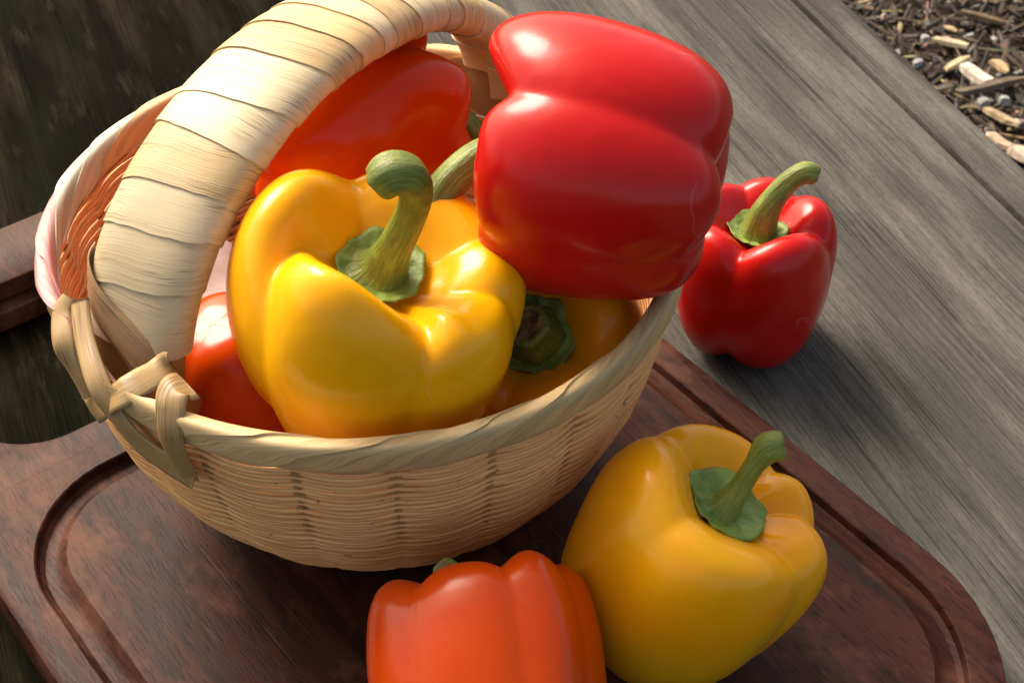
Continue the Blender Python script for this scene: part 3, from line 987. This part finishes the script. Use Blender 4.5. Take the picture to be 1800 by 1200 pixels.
pepper('bell_pepper', 'large red bell pepper lying on its side across the right rim of the basket', 'bell pepper', GB, 'red', (2.5, -8.5, 14.4), (-0.93, 0.31, 0.05),
       3.6, 5.9, (-84, -14, 57, 146), (-0.05, -0.02, 0.11, 0.0), bots=(0.0, 0.05, 0.0, 0.0), soft=0.012, bot_d=0.06, depths=(0.13, 0.10, 0.17, 0.14), gains=(1.06, 1.04, 1.0, 1.0), seed=2,
       calyx=(1.2, 5, 0), stem=([(0, 0, 0.0), (0.2, -0.1, 0.6), (0.8, -0.4, 1.5), (1.6, -0.9, 2.1), (2.3, -1.6, 2.4), (2.8, -2.3, 2.5)], [0.85, 0.56, 0.5, 0.47, 0.46, 0.48]))
pepper('bell_pepper', 'glossy orange bell pepper lying at the back of the basket under the arched handle', 'bell pepper', GB, 'deep_orange', (-4.8, -3.4, 11.8), (0.92, 0.38, 0.06),
       3.1, 6.6, (-78, -12, 80, 170), (0.0, 0.0, 0.0, -0.05), (0.20, 0.08, 0.14, 0.14), seed=3, top_d=0.18, soft=0.04,
       calyx=(1.1, 5, 0), stem=([(0, 0, 0.0), (0.1, 0.1, 0.6), (0.2, 0.5, 1.3), (0.3, 1.2, 1.7), (0.3, 1.7, 1.7)], [0.75, 0.45, 0.4, 0.38, 0.4]))
pepper('bell_pepper', 'orange bell pepper tucked low between the handle foot and the big yellow pepper', 'bell pepper', GB, 'orange', (-7.3, -9.9, 7.0), (0.25, 0.1, -0.95),
       2.5, 6.6, (-140, -50, 30, 120), (0, 0, 0, 0), (0.03, 0.03, 0.04, 0.04), seed=4,
       prof=[(0.0, 0.8), (0.27, 0.82), (0.4, 0.88), (0.53, 0.96), (0.68, 1.0), (0.84, 0.965), (0.95, 0.86), (1.0, 0.68), (0.985, 0.5), (0.92, 0.31), (0.79, 0.15), (0.58, 0.045), (0.32, 0.005), (0.0, 0.0)])
pepper('bell_pepper', 'amber bell pepper with a dark cut stem deep in the right side of the basket', 'bell pepper', GB, 'amber', (0.85, -9.1, 8.2), (-0.12, -0.50, 0.72),
       3.0, 5.4, (-110, -30, 55, 140), (0.02, 0, 0, 0), (0.16, 0.20, 0.16, 0.16), seed=5,
       calyx=(1.15, 6, 0), stem=([(0, 0, 0.0), (0, 0, 0.3), (-0.05, 0.05, 0.65), (-0.1, 0.1, 0.95)], [1.0, 0.8, 0.66, 0.64]))
pepper('bell_pepper', 'small red bell pepper standing on the grey bench plank with a long curved stem', 'bell pepper', GT, 'red', (8.5, 0.4, 2.8), (0.0, 0.05, 1.0),
       2.85, 5.5, (-116, -22, 48, 100, 180), (0.03, 0.02, 0.0, 0.0, 0.0), (0.16, 0.16, 0.15, 0.10, 0.15), (1.02, 1.03, 1.0, 0.98, 1.02), seed=6, prof=[(0.0, 0.82), (0.14, 0.82), (0.27, 0.834), (0.40, 0.895), (0.53, 0.964), (0.68, 1.0), (0.84, 0.965), (0.95, 0.86), (1.0, 0.70), (0.99, 0.52), (0.95, 0.34), (0.88, 0.18), (0.75, 0.055), (0.56, 0.0), (0.36, 0.015), (0.17, 0.06), (0.0, 0.085)], cavity=0.82, top_d=0.14,
       calyx=(1.05, 7, 0), stem=([(0, 0, 0.0), (0.04, 0, 0.25), (0.15, 0, 0.9), (0.5, 0.12, 1.6), (0.95, 0.25, 2.15), (1.4, 0.3, 2.4), (1.7, 0.3, 2.35)], [0.80, 0.62, 0.50, 0.40, 0.36, 0.38, 0.36]))
pepper('bell_pepper', 'yellow bell pepper with greenish lobes leaning on the cutting board in front of the basket', 'bell pepper', GT, 'yellow_green', (4.6, -14.5, 5.33), (0.40, 0.03, 0.9),
       3.22, 6.2, (-138, -42, 3, 45, 133), (0.0, -0.02, 0.0, -0.01, 0.03), (0.08, 0.15, 0.10, 0.12, 0.15), (1.03, 1.05, 0.98, 0.95, 1.0), seed=7, cavity=0.86,
       calyx=(1.16, 5, 0), stem=([(0, 0, 0.0), (0.03, 0, 0.3), (0.08, 0.1, 0.9), (0.1, 0.25, 1.6), (0.2, 0.4, 2.15), (0.45, 0.4, 2.4)], [0.72, 0.42, 0.29, 0.27, 0.40, 0.38]))
pepper('bell_pepper', 'orange bell pepper lying on the cutting board at the bottom edge with its stem behind', 'bell pepper', GT, 'orange', (-0.55, -18.8, 4.98), (-0.12, 0.86, 0.42),
       3.05, 6.8, (-128, -73, -34, 40, 150), (-0.02, 0.0, 0.0, 0.0, 0.0), (0.10, 0.075, 0.08, 0.14, 0.14), (0.97, 1.03, 1.0, 0.95, 1.0), seed=8, top_d=0.16, soft=0.03,
       calyx=(1.1, 5, 0), stem=([(0, 0, 0.0), (-0.1, -0.2, 0.4), (-0.4, -0.9, 0.9), (-0.7, -1.7, 1.1)], [0.7, 0.42, 0.36, 0.36]))


# ------------------------------------------------------------------ napkin
V = []
for i in range(24):
    for j in range(24):
        x, y = i / 23 - 0.5, j / 23 - 0.5
        V.append((-9.1 + 4.0 * x, -6.3 + 4.6 * y, 7.6 - 1.0 * x + 0.5 * y + 0.35 * noise.noise(Vector((x * 3, y * 3, 2))) + 0.15 * noise.noise(Vector((x * 8, y * 8, 5)))))
n_ = len(V)
V += [(x, y, z - 0.06) for x, y, z in V]
F = grid_faces(24, 24)
F += [tuple(n_ + k for k in reversed(f)) for f in grid_faces(24, 24)]
o = mk('napkin', V, F, M['cloth'], None, True, origin=(-9.1, -6.3, 6.5))
tag(o, 'white cloth napkin lining the basket beside the handle', 'napkin')

# ------------------------------------------------------------------ mulch
def chip_geo(c, L, w, t, yaw, pitch, roll, r, V, F, C, col):
    Mx = Matrix.Translation(c) @ Matrix.Rotation(yaw, 4, 'Z') @ Matrix.Rotation(pitch, 4, 'Y') @ Matrix.Rotation(roll, 4, 'X')
    b = len(V)
    e0, e1 = r.uniform(0.3, 0.9), r.uniform(0.3, 0.9)
    for (x, f) in ((-0.5, e0), (-0.22, 1.0), (0.2, 1.0), (0.5, e1)):
        sk = r.uniform(-0.15, 0.15) * w
        for (yy, zz) in ((-0.5, -0.3), (-0.35, 0.5), (0.35, 0.5), (0.5, -0.3)):
            p = Mx @ Vector((x * L + r.uniform(-0.06, 0.06) * L, yy * w * f + sk, zz * t * f))
            V.append(tuple(p)); C.append(col)
    for i in range(3):
        for j in range(4):
            F.append((b + i * 4 + j, b + i * 4 + (j + 1) % 4, b + (i + 1) * 4 + (j + 1) % 4, b + (i + 1) * 4 + j))
    F.append((b, b + 3, b + 2, b + 1)); F.append((b + 12, b + 13, b + 14, b + 15))
rc = random.Random(11)
PAL = [(0.035, 0.024, 0.016), (0.06, 0.042, 0.028), (0.10, 0.072, 0.05), (0.085, 0.075, 0.06), (0.15, 0.11, 0.07), (0.045, 0.032, 0.022), (0.13, 0.12, 0.10)]
V, F, C = [], [], []
for k in range(25000):
    x, y = rc.uniform(22, 82), rc.uniform(48, 128)
    if k >= 9000:
        x, y = rc.uniform(-70, 130), rc.uniform(15, 210)
        if 22 < x < 82 and 48 < y < 128: continue
    col = rc.choice(PAL)
    kind = rc.random()
    if kind < 0.10:
        L, w, t = rc.uniform(0.7, 1.3), rc.uniform(0.6, 1.0), rc.uniform(0.4, 0.8); col = rc.choice([(0.55, 0.55, 0.52), (0.40, 0.42, 0.42), (0.62, 0.60, 0.55)])
    elif kind < 0.8: L, w, t = rc.uniform(1.0, 3.6), rc.uniform(0.35, 1.2), rc.uniform(0.15, 0.4)
    else: L, w, t = rc.uniform(4, 9), rc.uniform(0.4, 0.9), rc.uniform(0.2, 0.5)
    if kind > 0.1 and rc.random() < 0.10: col = (rc.uniform(0.35, 0.6), rc.uniform(0.26, 0.42), rc.uniform(0.16, 0.26))
    f = rc.uniform(0.6, 1.1)
    L, w, t = L * 0.66, w * 0.62, t * 0.7
    chip_geo(Vector((x, y, -45.2 + rc.uniform(0, 1.2))), L, w, t, rc.uniform(0, 6.28), rc.uniform(-0.5, 0.5), rc.uniform(-0.9, 0.9), rc, V, F, C, tuple(min(0.8, a * f) for a in col))
o = mk('mulch', V, F, M['chip'], None, False, attrs={'Col': C})
tag(o, 'dark brown bark mulch with small pale stones on the ground behind the bench', 'mulch', kind='stuff')
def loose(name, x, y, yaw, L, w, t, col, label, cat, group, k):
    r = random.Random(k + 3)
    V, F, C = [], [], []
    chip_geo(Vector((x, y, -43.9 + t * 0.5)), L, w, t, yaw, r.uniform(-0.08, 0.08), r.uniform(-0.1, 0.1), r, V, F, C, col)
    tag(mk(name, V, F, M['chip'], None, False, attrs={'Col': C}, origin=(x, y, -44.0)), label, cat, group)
loose('chip_and_sun_fleck', 43.28, 90.06, -0.520, 3.35, 1.04, 0.50, (0.72, 0.58, 0.38), 'pale cream wood chip lying alone among the dark mulch', 'wood chip', 'pale wood chips on the mulch', 0)
loose('chip_and_sun_fleck', 43.08, 86.39, 0.632, 3.40, 0.95, 0.50, (0.74, 0.6, 0.36), 'yellowish cream chip painting a sun dapple, slanting up beside the brightest cluster', 'wood chip', 'pale wood chips on the mulch', 1)  # this chip and the next: dappled sunlight put into a cream colour
loose('chip_and_sun_fleck', 44.38, 84.20, -1.007, 3.26, 1.61, 0.70, (0.8, 0.72, 0.58), 'broad cream chip painting a sun dapple, brightest of the cluster on the mulch', 'wood chip', 'pale wood chips on the mulch', 2)
loose('chip_and_sun_fleck', 47.20, 85.88, -1.013, 2.12, 1.14, 0.50, (0.66, 0.48, 0.26), 'golden wood chip right of the brightest cluster on the mulch', 'wood chip', 'pale wood chips on the mulch', 3)
loose('chip_and_sun_fleck', 45.35, 77.28, -0.850, 3.66, 1.04, 0.50, (0.5, 0.38, 0.22), 'tan wood chip in the mulch by the right edge of the picture', 'wood chip', 'pale wood chips on the mulch', 4)
loose('chip_and_sun_fleck', 44.16, 73.46, -1.047, 2.95, 1.23, 0.60, (0.58, 0.42, 0.3), 'pinkish chip painting a sun dapple close to the bench edge', 'wood chip', 'pale wood chips on the mulch', 5)  # this pair paints a second fleck of sunlight as pale chips
loose('chip_and_sun_fleck', 45.60, 71.50, -1.148, 2.27, 1.71, 0.70, (0.7, 0.56, 0.42), 'thick pale chip painting a sun dapple nearest the bench edge', 'wood chip', 'pale wood chips on the mulch', 6)
loose('stick', 45.90, 82.36, 0.367, 8.07, 0.95, 0.70, (0.19, 0.145, 0.1), 'long greyish brown stick lying across the mulch', 'stick', None, 7)
loose('stick', 47.45, 94.53, -0.518, 4.39, 0.85, 0.60, (0.16, 0.11, 0.06), 'short brown stick near the top of the mulch', 'stick', None, 8)
loose('stone', 40.87, 90.58, 0.219, 0.96, 0.85, 0.70, (0.42, 0.42, 0.39), 'small white stone left of the pale lone wood chip', 'stone', 'small stones in the mulch', 9)
loose('stone', 39.25, 86.13, 0.118, 0.85, 0.85, 0.70, (0.4, 0.42, 0.42), 'small bluish white stone beside the bench edge', 'stone', 'small stones in the mulch', 10)
loose('stone', 44.00, 79.31, 0.499, 1.17, 0.95, 0.80, (0.36, 0.37, 0.35), 'grey white stone below the long stick', 'stone', 'small stones in the mulch', 11)
loose('stone', 46.19, 79.68, 0.185, 1.02, 0.85, 0.80, (0.38, 0.41, 0.4), 'pale stone below the right end of the long stick', 'stone', 'small stones in the mulch', 12)
